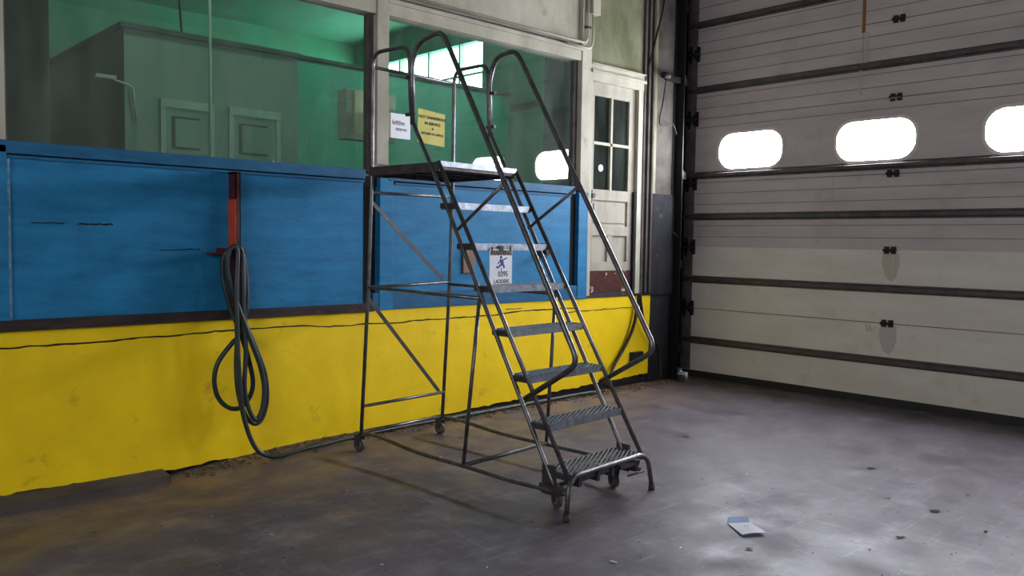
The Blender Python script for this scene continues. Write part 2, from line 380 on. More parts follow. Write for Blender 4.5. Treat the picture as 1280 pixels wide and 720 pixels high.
# ---- windows of the office wall
for n, (a, b) in enumerate(((1.165, 3.77), (3.868, 6.155))):
    w = empty('window_%d' % (n+1), (a, YW, 2.06), kind='structure')
    obj('glass_pane', box(B(), a, b, YW+.055, YW+.061, 2.05, 3.32), g_left, w)
    bm = B(); box(bm, b-.055, b, YW+.03, YW+.10, 2.06, 3.31, .004)
    if n == 0: box(bm, a+.03, a+.05, YW+.03, YW+.10, 2.06, 3.31, .004)
    obj('dark_stop', bm, stile_m, w)

# ---- conduit over the second window
cd = empty('electrical_conduit', (6.19, YW-.05, 3.4), 'cream painted conduit dropping to the corner above the right window', 'conduit')
bm = B(); tube(bm, fillet([(3.9, YW-.052, 3.475), (6.20, YW-.052, 3.475), (6.20, YW-.052, 5.6)], .09), .013)
obj('pipe', bm, cream, cd)
bm = B(); tube(bm, fillet([(5.9, YW-.052, 3.43), (6.27, YW-.052, 3.43), (6.27, YW-.052, 3.78)], .09), .013); obj('pipe', bm, cream, cd)
obj('junction_box', box(B(), 6.22, 6.33, YW-.10, YW-.031, 3.76, 3.92, .008), cream, cd)
for zz in (3.62, 4.2): obj('pipe_clip', box(B(), 6.17, 6.23, YW-.068, YW-.031, zz, zz+.02), steel_d, cd)

# ---- office door (door_2): two over two lights above moulded panels
d2 = empty('door_2', (6.7, YW, .965), kind='structure')
bm = B(); box(bm, 6.29, 7.14, YW-.025, YW+.08, 3.14, 3.30, .006); box(bm, 6.29, 7.16, YW-.045, YW+.02, 3.215, 3.245, .006); box(bm, 7.06, 7.15, YW-.02, YW+.08, .99, 3.15, .006)
box(bm, 6.28, 6.33, YW-.02, YW+.08, .99, 3.15, .004); box(bm, 6.29, 7.15, YW-.04, YW+.0, 3.30, 3.312)
obj('door_frame', bm, cream, d2)
bm = B(); X0, X1 = 6.33, 7.06
yf, yb = YW+.02, YW+.065
box(bm, X0, 6.40, yf, yb, 1.02, 3.14, .003); box(bm, 6.955, X1, yf, yb, 1.02, 3.14, .003)
box(bm, 6.39, 6.96, yf, yb, 3.01, 3.14, .003); box(bm, 6.39, 6.96, yf, yb, 1.96, 2.07, .003); box(bm, 6.39, 6.96, yf, yb, 1.60, 1.70, .003)
box(bm, 6.39, 6.96, yf, yb, 1.235, 1.33, .003); box(bm, 6.64, 6.71, yf, yb, 1.32, 1.61, .003)
box(bm, 6.39, 6.96, yf+.02, yb-.01, 1.3, 1.97)
box(bm, 6.43, 6.92, yf+.008, yb-.01, 1.73, 1.93, .006)
obj('door_leaf', bm, doorc, d2)
bm = B(); box(bm, 6.335, 7.055, yf-.004, yb, 1.02, 1.24); obj('kick_panel', bm, brownpaint, d2)
bm = B(); box(bm, 6.655, 6.685, yf-.004, yb-.01, 2.06, 3.02); box(bm, 6.39, 6.96, yf-.004, yb-.01, 2.52, 2.55)
obj('glazing_bar', bm, cream, d2)
obj('glass_pane', box(B(), 6.39, 6.96, yf+.024, yf+.028, 2.06, 3.02), g_door, d2)
bm = B(); cyl(bm, (6.365, yf-.045, 2.0), (6.365, yf, 2.0), .022); box(bm, 6.345, 6.385, yf-.008, yf, 1.93, 2.06)
obj('door_knob', bm, black_m, d2)
bm = B(); cyl(bm, (6.53, yf+.015, 2.29), (6.53, yf+.022, 2.29), .035)
tag(obj('round_sticker', bm, paper, d2))
obj('threshold', box(B(), 6.3, 7.1, YW-.01, YW+.1, .966, 1.015, .004), wood_dk, d2)
bm = B(); box(bm, 6.30, 7.4, 6.15, 6.2, .9, 3.6); box(bm, 6.26, 6.30, 5.74, 6.2, .9, 3.6); box(bm, 7.36, 7.4, 5.90, 6.2, .9, 3.6); box(bm, 6.26, 7.4, 5.74, 6.2, 3.45, 3.5)  # added unlit box behind the door glass, keeps it dark
tag(obj('wall_vestibule', bm, dark_int), kind='structure')

# ------------------------------------------------------------------ office beyond the glass
for nm, a in (('wall_office_far', (-1, 9.3, 13., 13.2, .9, 5.4)), ('wall_office_side', (-1, -.8, 5.9, 13, .9, 5.4))):
    tag(obj(nm, box(B(), *a), mint), kind='structure')
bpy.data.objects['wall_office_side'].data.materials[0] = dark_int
tag(obj('ceiling_office', box(B(), -1, 9.3, 5.75, 13.2, 5.0, 5.2), mint_c), kind='structure')
tag(obj('floor_office', box(B(), -1, 9.3, 5.92, 13.2, .75, .9), wallg), kind='structure')
bm = B()
box(bm, 8.3, 8.5, 6.0, 13.2, .9, 3.5); box(bm, 8.3, 8.5, 6.0, 13.2, 4.54, 5.2); box(bm, 8.3, 8.5, 6.0, 9.53, 3.4, 4.6)
tag(obj('wall_office_end', bm, mint_c), kind='structure')
tag(obj('window_6', box(B(), 8.28, 8.3, 6.1, 9.3, 4.46, 4.95), emit('office_high_pane', (.75, 1., .9), OFFICE_L)), kind='structure')  # hidden glowing panel added to brighten the cabin face
wo = empty('window_3', (8.4, 11, 3.5), kind='structure')
bm = B(); box(bm, 8.42, 8.43, 9.53, 13, 3.5, 4.54); obj('glass_pane', bm, emit('office_daylight_pane', (.62, 1., .92), OFFICE_L), wo)
bm = B()
for yy in (9.53, 10.12, 10.9, 11.7, 12.5): box(bm, 8.34, 8.42, yy-.02, yy+.02, 3.5, 4.54)
box(bm, 8.34, 8.42, 9.53, 13, 4.05, 4.08)
obj('glazing_bar', bm, cream, wo)
for lx in (3.2, 6.4):  # lamps added above the visible glass to brighten the office
    of = tag(empty('ceiling_lamp', (lx, 7.4, 4.97)), 'fluorescent batten on the office ceiling nearer the %s window' % ('left' if lx < 4 else 'right'), 'ceiling lamp')
    obj('lamp_tray', box(B(), lx-.65, lx+.65, 7.34, 7.46, 4.95, 4.998, .006), cream, of)
    obj('lamp_tube', cyl(B(), (lx-.6, 7.4, 4.93), (lx+.6, 7.4, 4.93), .016, 12), emit('fluorescent_tube', (.85, 1., .93), 100.), of)
# built-in office cabin
cab = empty('office_cabin', (4, 9, .9), 'grey green boarded cabin with two doors standing behind the left window', 'cabin')
obj('wall_board', box(B(), 2.80, 4.62, 8.4, 12, .9, 3.50), cabin_m, cab)
bm = B(); box(bm, 2.76, 4.64, 8.36, 12, 3.50, 3.55); obj('roof_edge', bm, cabin_t, cab)
for (a, b) in ((3.18, 3.62), (3.88, 4.36)):
    bm = B(); box(bm, a-.05, a, 8.375, 8.4, .9, 2.84); box(bm, b, b+.05, 8.375, 8.4, .9, 2.84); box(bm, a-.05, b+.05, 8.37, 8.4, 2.80, 2.88)
    obj('door_frame', bm, cabin_f, cab)
    bm = B(); box(bm, a, b, 8.385, 8.402, .9, 2.8); dr = obj('door_leaf', bm, cabin_m, cab)
    bm = B(); box(bm, a+.06, b-.1, 8.378, 8.386, 2.40, 2.72); obj('door_window', bm, cabin_t, dr)
    bm = B(); box(bm, a+.09, b-.1, 8.374, 8.38, 2.42, 2.70); obj('pane', bm, cabin_m, dr)
    bm = B(); cyl(bm, (b-.05, 8.34, 2.34), (b-.05, 8.386, 2.34), .025); obj('knob', bm, steel, dr)
cab2 = empty('office_partition', (6.5, 9, .9), 'green partition block rising beneath the bright office windows', 'partition')
obj('wall_board', box(B(), 4.64, 8.28, 8.9, 12, .9, 3.62), mat('teal_partition_board', (84, 184, 162), (66, 154, 134), rough=.6, scale=2, stretch=(1, 1, .5)), cab2)
obj('roof_edge', box(B(), 4.64, 8.28, 8.87, 12, 3.62, 3.66), cabin_t, cab2)
cc = tag(obj('dark_curtain', box(B(), 1.24, 1.62, 6.3, 6.5, .9, 5.0, .01), dark_int, loc=(1.4, 6.4, .9)), 'tall dark curtain behind the left end of the office glass', 'curtain')  # plain dark box, full office height
bm = B(); tube(bm, [(3.42, 7.9, .9), (3.42, 7.9, 5.0)], .014)
tag(obj('vertical_pipe', bm, cabin_f, loc=(3.42, 7.9, .9)), 'thin pale vertical pipe in front of the cabin between its doors', 'pipe')
bm = B(); tube(bm, [(3.3, 8.36, 5.0), (3.31, 8.36, 3.9), (3.33, 8.35, 3.55)], .012)
tag(obj('hanging_cable', bm, black_m, loc=(3.3, 8.36, 5)), 'black cable dropping from the office ceiling onto the cabin roof', 'cable')
lm = empty('wall_lamp', (2.75, 8.3, 3.), 'small white lamp arm fixed to the corner of the cabin', 'lamp')
obj('lamp_arm', tube(B(), fillet([(2.52, 8.2, 2.99), (2.80, 8.36, 2.97), (2.86, 8.36, 2.95), (2.90, 8.37, 2.62)], .03), .010), cream, lm)
obj('lamp_head', box(B(), 2.48, 2.66, 8.18, 8.23, 2.965, 3.0, .008), cream, lm)
# breaker box behind the post
eb = empty('breaker_box', (3.7, 5.9, 2.3), 'grey metal breaker box behind the glass beside the middle window post', 'breaker box')
obj('box_body', box(B(), 3.66, 4.14, 5.86, 6.0, 2.34, 2.74, .006), panel_box, eb)
obj('box_door', box(B(), 3.73, 3.99, 5.845, 5.862, 2.38, 2.73, .004), mat('tan_cover', (226, 204, 172), (206, 186, 156), rough=.5, scale=6), eb)
obj('conduit', tube(B(), [(3.95, 5.93, .9), (3.95, 5.93, 2.34)], .02), panel_box, eb)
# notices on the glass
FR = Matrix(((1, 0, 0, 0), (0, 0, 1, 0), (0, 1, 0, 0), (0, 0, 0, 1)))     # text plane facing the room (-y)
FR = Matrix(((1, 0, 0, 0), (0, 0, -1, 0), (0, 1, 0, 0), (0, 0, 0, 1)))
def at(x, y, z): return Matrix.Translation((x, y, z)) @ FR
ws = empty('paper_notice', (4.03, YW+.05, 2.45), 'small white lettered notice stuck low on the right window near the post', 'notice')
obj('sheet', box(B(), 3.925, 4.14, YW+.049, YW+.052, 2.355, 2.555), paper, ws)
bm = text_bm('lefthn', .055, at(4.02, YW+.048, 2.48)); obj('lettering', bm, ink, ws)
bm = text_bm('itttrnn', .042, at(4.05, YW+.048, 2.43)); obj('lettering', bm, ink, ws)
obj('border_strip', box(B(), 3.925, 3.942, YW+.046, YW+.049, 2.355, 2.555), mat('olive_tape', (150, 150, 104), rough=.7), ws)
ys = empty('paper_notice', (4.36, YW+.05, 2.5), 'yellowed square notice with several lines of dark type on the right window', 'notice')
bm = B(); prism(bm, [(4.215, YW+.049, 2.345), (4.50, YW+.049, 2.325), (4.505, YW+.049, 2.60), (4.22, YW+.049, 2.625)], (0, .003, 0))
obj('sheet', bm, yel_paper, ys)
for s, sz, z, dx in (('NOT DANGEROUS', .034, 2.555, 0), ('IN SERVICE', .034, 2.505, 0), ('&', .028, 2.465, 0), ('RETURN TO OFFICE', .026, 2.42, 0)):
    obj('lettering', text_bm(s, sz, at(4.37+dx, YW+.047, z) @ Matrix.Rotation(-.04, 4, 'Z'), .0006), ink, ys)

# ------------------------------------------------------------------ dock door (door_1)
d1 = empty('door_1', (XD, 2.2, 0), kind='structure')
Y0, Y1 = -1.2, 5.70
SZ = [.075, .793, 1.495, 2.225, 2.944, 3.674, 4.45]
rib_m = mat('grimy_rib_edge', (136, 124, 120), (108, 98, 96), rough=.6, scale=4, stretch=(1, .6, 1))  # darker tone for the rib and joint lines
pane_m = emit('daylight_pane', (.88, .91, 1.), PANE_L)
WIN_Y = [4.87-1.352*i for i in range(5)]
def rrect(cy, cz, w, h, r, n=8):
    out = []
    for (sy, sz, a0) in ((1, 1, 0), (-1, 1, 90), (-1, -1, 180), (1, -1, 270)):
        for k in range(n+1):
            a = radians(a0+90*k/n); out.append((cy+sy*(w/2-r)+r*cos(a), cz+sz*(h/2-r)+r*sin(a)))
    return out
def section(i, z0, z1):
    m = doorw if i < 2 else doorp
    bm = B()
    ribs = []
    if i >= 2: ribs = [z0+(z1-z0)*f for f in (.16, .33, .66, .83)]
    if i == 3:
        # window section: face with five rounded openings
        cur = bpy.data.curves.new('f', 'CURVE'); cur.dimensions = '2D'; cur.fill_mode = 'BOTH'; cur.extrude = .02
        loops = [[(Y0, z0), (Y1, z0), (Y1, z1), (Y0, z1)]] + [rrect(y, 2.555, .78, .40, .17)[::-1] for y in WIN_Y]
        for lp in loops:
            sp = cur.splines.new('POLY'); sp.points.add(len(lp)-1); sp.use_cyclic_u = True
            for p, (a, b) in zip(sp.points, lp): p.co = (a, b, 0, 1)
        t = bpy.data.objects.new('f', cur); C.objects.link(t)
        me = bpy.data.meshes.new_from_object(t.evaluated_get(bpy.context.evaluated_depsgraph_get()))
        me.transform(Matrix(((0, 0, 1, XD+.02), (1, 0, 0, 0), (0, 1, 0, 0), (0, 0, 0, 1))))
        bm.from_mesh(me); C.objects.unlink(t); bpy.data.objects.remove(t)
        ribs = [z0+.10, z1-.10]
    else:
        box(bm, XD, XD+.04, Y0, Y1, z0, z1)
    o = obj('door_section', bm, m, d1)
    if ribs:
        bm = B()
        for zz in ribs: box(bm, XD-.003, XD+.005, Y0, Y1, zz-.0035, zz+.0035)
        obj('pressed_rib', bm, rib_m, o)
    return o
for i in range(6):
    s = section(i, SZ[i], SZ[i+1])
    obj('joint_lip', box(B(), XD-.006, XD+.02, Y0, Y1, SZ[i+1]-.005, SZ[i+1]+.003), rib_m if i != 1 else doorw, d1)
    bm = B(); box(bm, XD-.012, XD+.03, Y1-.0, Y1+.0-.13, SZ[i]+.004, SZ[i+1]-.004, .003)
    obj('end_stile', bm, stile_m, d1)
for y in WIN_Y:
    bm = B(); lo_, li_ = rrect(y, 2.555, .82, .44, .19), rrect(y, 2.555, .76, .38, .165)
    a = [bm.verts.new((XD-.012, p, q)) for p, q in lo_]; b = [bm.verts.new((XD-.012, p, q)) for p, q in li_]
    c = [bm.verts.new((XD+.012, p, q)) for p, q in li_]; d = [bm.verts.new((XD+.012, p, q)) for p, q in lo_]
    n = len(a)
    for A_, B_ in ((a, b), (b, c), (d, a)):
        for k in range(n): bm.faces.new((A_[k], A_[(k+1) % n], B_[(k+1) % n], B_[k]))
    wf = obj('window_frame', bm, doorw, d1)
    bm = B(); prism(bm, [(XD+.012, p, q) for p, q in rrect(y, 2.555, .765, .385, .167)], (.006, 0, 0))
    obj('window_pane', bm, pane_m, wf)
def strut(z, y1=Y1-.01):
    bm = B(); h = .026
    prism(bm, [(XD, y1, z-h-.015), (XD-.004, y1, z-h-.015), (XD-.006, y1, z-h), (XD-.05, y1, z-h*.6), (XD-.05, y1, z+h*.6), (XD-.006, y1, z+h), (XD-.004, y1, z+h+.015), (XD, y1, z+h+.015)], (0, Y0-y1, 0))
    obj('strut', bm, strut_m, d1)
for z in (.425, 1.125, 1.838, 2.305, 3.27, 4.0): strut(z)
for j, z in enumerate(SZ[1:-1]):
    for y in (5.62, 3.33, 1.03):
        bm = B(); s = 1.0 if y < 5 else 1.5
        hm = .035*s
        box(bm, XD-.02, XD-.004, y-.055*s, y-.01, z-hm, z+hm, .004); box(bm, XD-.02, XD-.004, y+.01, y+.055*s, z-hm, z+hm, .004)
        cyl(bm, (XD-.026, y-.06*s, z), (XD-.026, y+.06*s, z), .014, 12)
        if y > 5:
            box(bm, XD-.03, XD-.004, y-.085, y-.045, z-.085, z+.085, .006); box(bm, XD-.03, XD-.004, y+.02, y+.05, z-.10, z+.10, .006)
            cyl(bm, (XD-.04, y, z), (XD-.04, y+.16, z), .012, 10); cyl(bm, (XD-.04, y+.12, z), (XD-.04, y+.17, z), .03, 16)
        obj('hinge', bm, hinge_m if y < 5 else black_m, d1)
        if y < 5 and y > 2 and z < 1.6:
            bm = B(); pts = [(XD-.002, y+dy, zz) for dy, zz in ((-.08, z-.03), (-.09, z-.13), (-.07, z-.24), (-.02, z-.30), (.04, z-.26), (.08, z-.13), (.07, z-.03))]
            prism(bm, pts, (.001, 0, 0)); obj('drip_stain', bm, stain_m if z > 1 else doorp, d1)
bm = B(); box(bm, XD, XD+.03, Y0, Y1-.02, .035, .078, .004)
box(bm, XD+.005, XD+.022, Y0-.1, 5.60, -.01, .04)
obj('bottom_seal', bm, rubber, d1)
# rust streak and seam lines
bm = B(); box(bm, XD-.008, XD, 3.655, 3.685, 3.60, 4.45); obj('rust_streak', bm, rust, d1)
bm = B()
for dy, z0, z1 in ((0, 3.0, 3.6), (-.03, 3.3, 3.6), (-.055, 3.3, 3.6), (.02, 3.02, 3.27)): box(bm, XD-.0065, XD, 3.675+dy-.004, 3.675+dy+.004, z0, z1)
box(bm, XD-.0045, XD, 3.918, 3.926, 2.0, 2.26)
obj('seam_line', bm, stain_m, d1)
bm = B()
for a, b in (((3.545, .77), (3.52, .70)), ((3.52, .70), (3.50, .76)), ((3.50, .76), (3.48, .70)), ((3.47, .71), (3.44, .76)), ((3.50, .87), (3.45, .885))):
    tube(bm, [(XD-.002, a[0], a[1]), (XD-.002, b[0], b[1])], .003, 6)
obj('scribble', bm, stain_m, d1)
# vertical track
tr = empty('door_track', (7.78, 5.62, 0), 'black vertical steel track and angle beside the left edge of the dock door', 'door track')
bm = B(); box(bm, 7.84, 7.98, 5.715, 5.73, .0, 5.2); box(bm, 7.84, 7.85, 5.62, 5.73, 0, 5.2); box(bm, 7.97, 7.98, 5.66, 5.73, 0, 5.2)
obj('track_channel', bm, black_m, tr)
bm = B(); box(bm, 7.70, 7.83, 5.595, 5.603, 0, 5.2); box(bm, 7.752, 7.762, 5.50, 5.60, 0, 5.2)
obj('angle_iron', bm, black_m, tr)
for z in (.35, 1.3, 2.3, 3.35, 4.15):
    bm = B(); box(bm, 7.76, 7.97, 5.60, 5.615, z-.04, z+.04); box(bm, 7.76, 7.79, 5.50, 5.60, z-.04, z+.04, .005); cyl(bm, (7.75, 5.53, z), (7.735, 5.53, z), .012, 8)
    obj('bracket', bm, black_m, tr)
# small lever arm on the track
bm = B(); tube(bm, [(7.74, 5.53, 1.60), (7.60, 5.50, 1.66)], .007); obj('lock_lever', bm, steel_d, tr)
# junction device by the track with its lead
jb = empty('photo_eye_sensor', (7.6, 5.55, 3.33), 'small black sensor on a stub arm by the top of the track', 'sensor')
obj('sensor_head', cyl(B(), (7.36, 5.50, 3.335), (7.44, 5.50, 3.335), .034), black_m, jb)
obj('sensor_lens', cyl(B(), (7.44, 5.50, 3.335), (7.46, 5.50, 3.335), .03), hub_m, jb)
obj('sensor_arm', box(B(), 7.46, 7.735, 5.535, 5.56, 3.30, 3.36, .004), black_m, jb)
obj('sensor_lead', tube(B(), spline([(7.46, 5.53, 3.31), (7.42, 5.54, 3.05), (7.37, 5.54, 2.86), (7.44, 5.54, 2.80), (7.60, 5.54, 2.84), (7.70, 5.55, 2.74)]), .007, 8), black_m, jb)
bm = B(); tube(bm, spline([(7.50, 5.57, 5.0), (7.45, 5.57, 4.2), (7.32, 5.57, 3.75), (7.20, 5.57, 3.42), (7.17, 5.575, 3.30)]), .010, 8)
tag(obj('black_cable', bm, black_m, loc=(7.45, 5.57, 4.2)), 'black cable slanting down the wall above the office door corner', 'cable')

# ------------------------------------------------------------------ rolling ladder
O = Vector((3.7204, 3.1079, 0)); TA = 1.6128; TB = .0711
AV = Vector((cos(TA), sin(TA), 0)); BV = Vector((cos(TB), sin(TB), 0)); ZV = Vector((0, 0, 1))
def L(s, w, z): return O+AV*s+BV*w+ZV*z
RUN, RISE, Z1, HW = .1618, .2545, .240, .347
lad = empty('rolling_ladder', O, 'tall grey steel rolling warehouse ladder with platform and handrails', 'ladder')
def lprism(bm, sw, z0, z1):
    return prism(bm, [L(s, w, z0) for s, w in sw], (0, 0, z1-z0))
def lbox(bm, s0, s1, w0, w1, z0, z1):
    return lprism(bm, [(s0, w0), (s1, w0), (s1, w1), (s0, w1)], z0, z1)
R = .0135
def grate(bm, s0, s1, w0, w1, z, t=.010, pitch=.047, width=.017, k=1.9):
    """diagonal serrated bars clipped to the tread; k = w run per s run"""
    d = (s1-s0)*k; w = w0-d
    while w < w1:
        a, b = (s0, w), (s1, w+d)
        def clip(wa):
            return min(w1, max(w0, wa))
        # parallelogram corners clipped in w
        pa = []
        for (s, ww) in ((s0, w), (s0, w+width*2.2), (s1, w+d+width*2.2), (s1, w+d)): pa.append([s, ww])
        poly = clip_w(pa, w0, w1)
        if len(poly) >= 3: lprism(bm, poly, z-t, z)
        w += pitch*2.0
def clip_w(poly, lo, hi):
    for lim, sg in ((lo, 1), (hi, -1)):
        out = []
        for i in range(len(poly)):
            p, q = poly[i], poly[(i+1) % len(poly)]
            ip, iq = (p[1]-lim)*sg >= 0, (q[1]-lim)*sg >= 0
            if ip: out.append(p)
            if ip != iq:
                t = (lim-p[1])/(q[1]-p[1]); out.append([p[0]+(q[0]-p[0])*t, lim])
        poly = out
        if not poly: return []
    return poly
for k in range(7):
    z = Z1+RISE*k; s = RUN*k; D = .15 if k else .21
    bm = B()
    if k: lbox(bm, s, s+.006, -HW, HW, z-.042, z)
    lbox(bm, s+D-.006, s+D, -HW, HW, z-.03, z)
    lbox(bm, s, s+D, -HW, -HW+.006, z-.042, z); lbox(bm, s, s+D, HW-.006, HW, z-.042, z)
    tr_ = obj('tread', bm, tread_m, lad)
    bm = B(); grate(bm, s+.004, s+D-.004, -HW+.004, HW-.004, z, pitch=.026, width=.012, k=1.9)
    for i in range(1, 4): lbox(bm, s+D*i/4-.003, s+D*i/4+.003, -HW+.004, HW-.004, z-.016, z-.009)
    obj('grip_grating', bm, tread_m, tr_)
# platform
zp = 2.03; PS0, PS1 = 1.13, 1.87
bm = B(); lbox(bm, PS0, PS0+.006, -HW, HW, zp-.05, zp); lbox(bm, PS1-.006, PS1, -.36, .42, zp-.06, zp)
for w_, w2 in ((-HW-.012, -HW-.006), (HW+.006, HW+.012)): lprism(bm, [(PS0, w_), (PS1, w_-.01 if w_ < 0 else w_+.05), (PS1, w2-.01 if w_ < 0 else w2+.05), (PS0, w2)], zp-.06, zp)
for i in range(1, 4):
    a = PS0+(PS1-PS0)*i/4; lbox(bm, a-.015, a+.015, -.36, .37, zp-.04, zp-.012)
pf = obj('platform', bm, plat_m, lad)
bm = B(); grate(bm, PS0, PS1, -.355, .37, zp, pitch=.026, width=.012, k=.6); obj('grip_grating', bm, plat_m, pf)
bm = B(); lbox(bm, PS0-.012, PS0+.03, -HW-.01, HW+.01, zp-.002, zp+.004); lbox(bm, PS0-.014, PS0-.008, -HW-.01, HW+.01, zp-.03, zp+.004)
obj('nosing', bm, tread_m, pf)
lbox(bm := B(), PS1-.01, PS1+.006, -.36, .42, zp-.06, zp+.03); obj('toe_board', bm, plat_m, pf)
# side frames
for sd in (-1, 1):
    wf = sd*(HW+.014)
    wr = -.352 if sd < 0 else .430
    wt = -.352 if sd < 0 else .420
    # rear tube and hoop in one bend
    pts = [L(.095, wf, .13), L(.137, wf, .20), L(1.215, wf, 2.02), L(1.41, wf+sd*.005, 2.33), L(1.43, wf+sd*.01, 2.80), L(1.85, wt, 2.815), L(1.855, wt, 2.02), L(1.89, wr, 1.2), L(1.965, wr+sd*.003, .13)]
    p2 = [pts[0], pts[1]] + fillet(pts[1:], .10, 7)[1:]
    fr = obj('side_hoop_frame', tube(B(), p2, R, 12), steel, lad)
    # front stringer tube
    obj('stringer', tube(B(), [L(-.005, wf, .20), L(1.135, wf, 2.03)], R, 12), steel, lad)
    # side tabs joining the two tubes beneath treads
    for k in range(7):
        z = Z1+RISE*k; s = RUN*k
        obj('tread_bracket', lprism(B(), [(s+.0, wf-.004), (s+.14, wf-.004), (s+.14, wf+.004), (s, wf+.004)], z-.034, z-.004), steel_d, lad)
    # handrail
    wh = sd*(HW+.045)
    if sd < 0:
        hp = [L(.345, wf+.0*sd, .62), L(-.078, wh, .872), L(1.055, wh, 2.80), L(1.12, wh, 2.83), L(1.30, wh, 2.80), L(1.375, wh, 2.68), L(1.365, wf+sd*.028, 2.28)]
    else:
        hp = [L(.345, wf, .635), L(-.058, wh, .878), L(1.14, wh, 2.82), L(1.20, wh, 2.865), L(1.37, wh, 2.85), L(1.435, wh, 2.70), L(1.42, wf+sd*.028, 2.28)]
    hr = obj('handrail', tube(B(), fillet(hp, .085, 7), .0165, 12), steel, lad)
    a, b = (L(.512, wh, 1.866), L(.94, wf, 1.60)) if sd < 0 else (L(.58, wh, 1.895), L(1.0, wf, 1.62))
    obj('handrail_brace', tube(B(), [a, b], .011, 10), steel, lad)
    for zz in (2.34, 2.58): obj('rail_clip', lbox(B(), 1.36, 1.44, wf+sd*.005, wf+sd*.03, zz, zz+.02), steel_d, lad)
    # lower side frame
    wl_ = -.352 if sd < 0 else .42
    wm = -.357 if sd < 0 else .40
    obj('side_rail', tube(B(), [L(1.90, wr, 1.19), L(.735, wf, 1.18)], .012, 10), steel, lad)
    obj('support_leg', tube(B(), [L(.74, wf, 1.18), L(.85, wm-.02 if sd < 0 else wm+.02, .14)], .0125, 10), steel, lad)
    wb = -.375 if sd < 0 else .42
    base = spline([L(1.965, wr, .14), L(1.75, wr, .145), L(1.3, wb, .125), L(.85, wb, .125), L(.43, wb+.01*sd, .125), L(.12, wf+.008*sd, .13), L(.02, wf, .13)])
    obj('base_rail', tube(B(), base, .0135, 10), steel, lad)
    # rubber-tipped front foot bracket plate
    bm = B(); lbox(bm, .04, .21, wf-.02, wf+.02, .115, .16); lprism(bm, [(.10, wf-.006), (.20, wf-.006), (.20, wf+.006), (.10, wf+.006)], .1, .27)
    obj('corner_gusset', bm, steel_d, lad)
# front hoop carrying the first tread
pts = [L(-.03, -HW-.07, .03), L(-.02, -HW-.045, .19), L(-.012, -HW+.02, .236), L(-.012, HW-.02, .236), L(-.02, HW+.045, .19), L(-.03, HW+.075, .03)]
fh = obj('front_foot_hoop', tube(B(), fillet(pts, .07, 7), .0145, 12), steel, lad)
for w_ in (-HW-.071, HW+.076):
    bm = B(); tube(bm, [L(-.03, w_, .045), L(-.03, w_, .012), L(-.03, w_, 0)], [.018, .020, .021], 14); obj('rubber_foot', bm, rubber, fh)
# rear frame bars
WL, WR_ = -.35, .43
obj('rear_bar', tube(B(), [L(1.865, WL, 1.855), L(1.865, WR_, 1.86)], .011, 10), steel, lad)
obj('rear_bar', tube(B(), [L(1.89, WL, 1.19), L(1.89, WR_, 1.205)], .0115, 10), steel, lad)
obj('rear_bar', tube(B(), [L(1.945, WL, .335), L(1.945, WR_, .34)], .0115, 10), steel, lad)
obj('rear_bar', tube(B(), [L(1.965, WL, .145), L(1.965, WR_, .145)], .0135, 10), steel, lad)
obj('guard_rail', tube(B(), [L(1.855, WL, 2.72), L(1.855, .42, 2.72)], .0115, 10), steel, lad)
def flat(name, a, b, wd=.028, th=.005):
    n = Vector(AV); d = (b-a).normalized(); u = d.cross(n).normalized()*wd/2; t = n*th/2
    bm = B(); prism(bm, [a-u-t, a+u-t, b+u-t, b-u-t], n*th); return obj(name, bm, steel_d, lad)
flat('diagonal_brace', L(1.875, WL, 1.80), L(1.90, WR_-.06, 1.225))
flat('diagonal_brace', L(1.905, WL, 1.12), L(1.945, WR_-.05, .35))
obj('base_cross_bar', tube(B(), [L(.85, -.375, .13), L(.85, .42, .135)], .014, 10), steel_d, lad)
obj('base_cross_bar', tube(B(), [L(.17, -.35, .125), L(.17, .35, .125)], .013, 10), steel_d, lad)
# treadle linkage under the first step
bm = B(); lbox(bm, .06, .09, -.30, .32, .16, .19); lbox(bm, .10, .13, -.22, .10, .135, .165); lbox(bm, .02, .05, .16, .36, .165, .19)
for w_ in (-.2, -.02, .12): lbox(bm, .05, .15, w_-.012, w_+.012, .13, .21)
tube(bm, [L(.03, .25, .11), L(.03, .42, .105)], .007, 8)
obj('brake_linkage', bm, steel_d, lad)
def caster(s, w, r, top, yaw):
    n = Vector((cos(yaw), sin(yaw), 0)); t = Vector((-sin(yaw), cos(yaw), 0)); c = L(s, w, r)
    bm = B(); hub = [(-.016, .012), (-.016, r*.55), (-.013, r*.62), (-.013, r*.88), (-.009, r), (.009, r), (.013, r*.88), (.013, r*.62), (.016, r*.55), (.016, .012)]
    N = 28; rings = [[bm.verts.new(c+n*h+(t*cos(2*pi*k/N)+ZV*sin(2*pi*k/N))*q) for k in range(N)] for h, q in hub]
    for a, b in zip(rings, rings[1:]):
        for k in range(N): bm.faces.new((a[k], a[(k+1) % N], b[(k+1) % N], b[k]))
    bm.faces.new(rings[0]); bm.faces.new(rings[-1])
    for f in bm.faces:
        q = (f.calc_center_median()-c); f.material_index = 1 if (q-n*q.dot(n)).length < r*.6 else 0
    w_ = obj('caster_wheel', bm, [wheel_m, hub_m], lad)
    bm = B()
    for sg in (-1, 1):
        a = c+n*.022*sg; prism(bm, [a-t*.012-ZV*.012, a+t*.012-ZV*.012, a+t*.03+ZV*(top-r), a-t*.03+ZV*(top-r)], n*.003*sg)
    q = c+ZV*(top-r); prism(bm, [q-n*.025-t*.03, q+n*.025-t*.03, q+n*.025+t*.03, q-n*.025+t*.03], (0, 0, .006))
    cyl(bm, c-n*.028, c+n*.028, .007, 10); cyl(bm, q, q+ZV*.02, .016, 12)
    obj('caster_fork', bm, steel_d, w_)
caster(1.99, -.352, .048, .115, .25); caster(1.99, .432, .048, .115, .15)
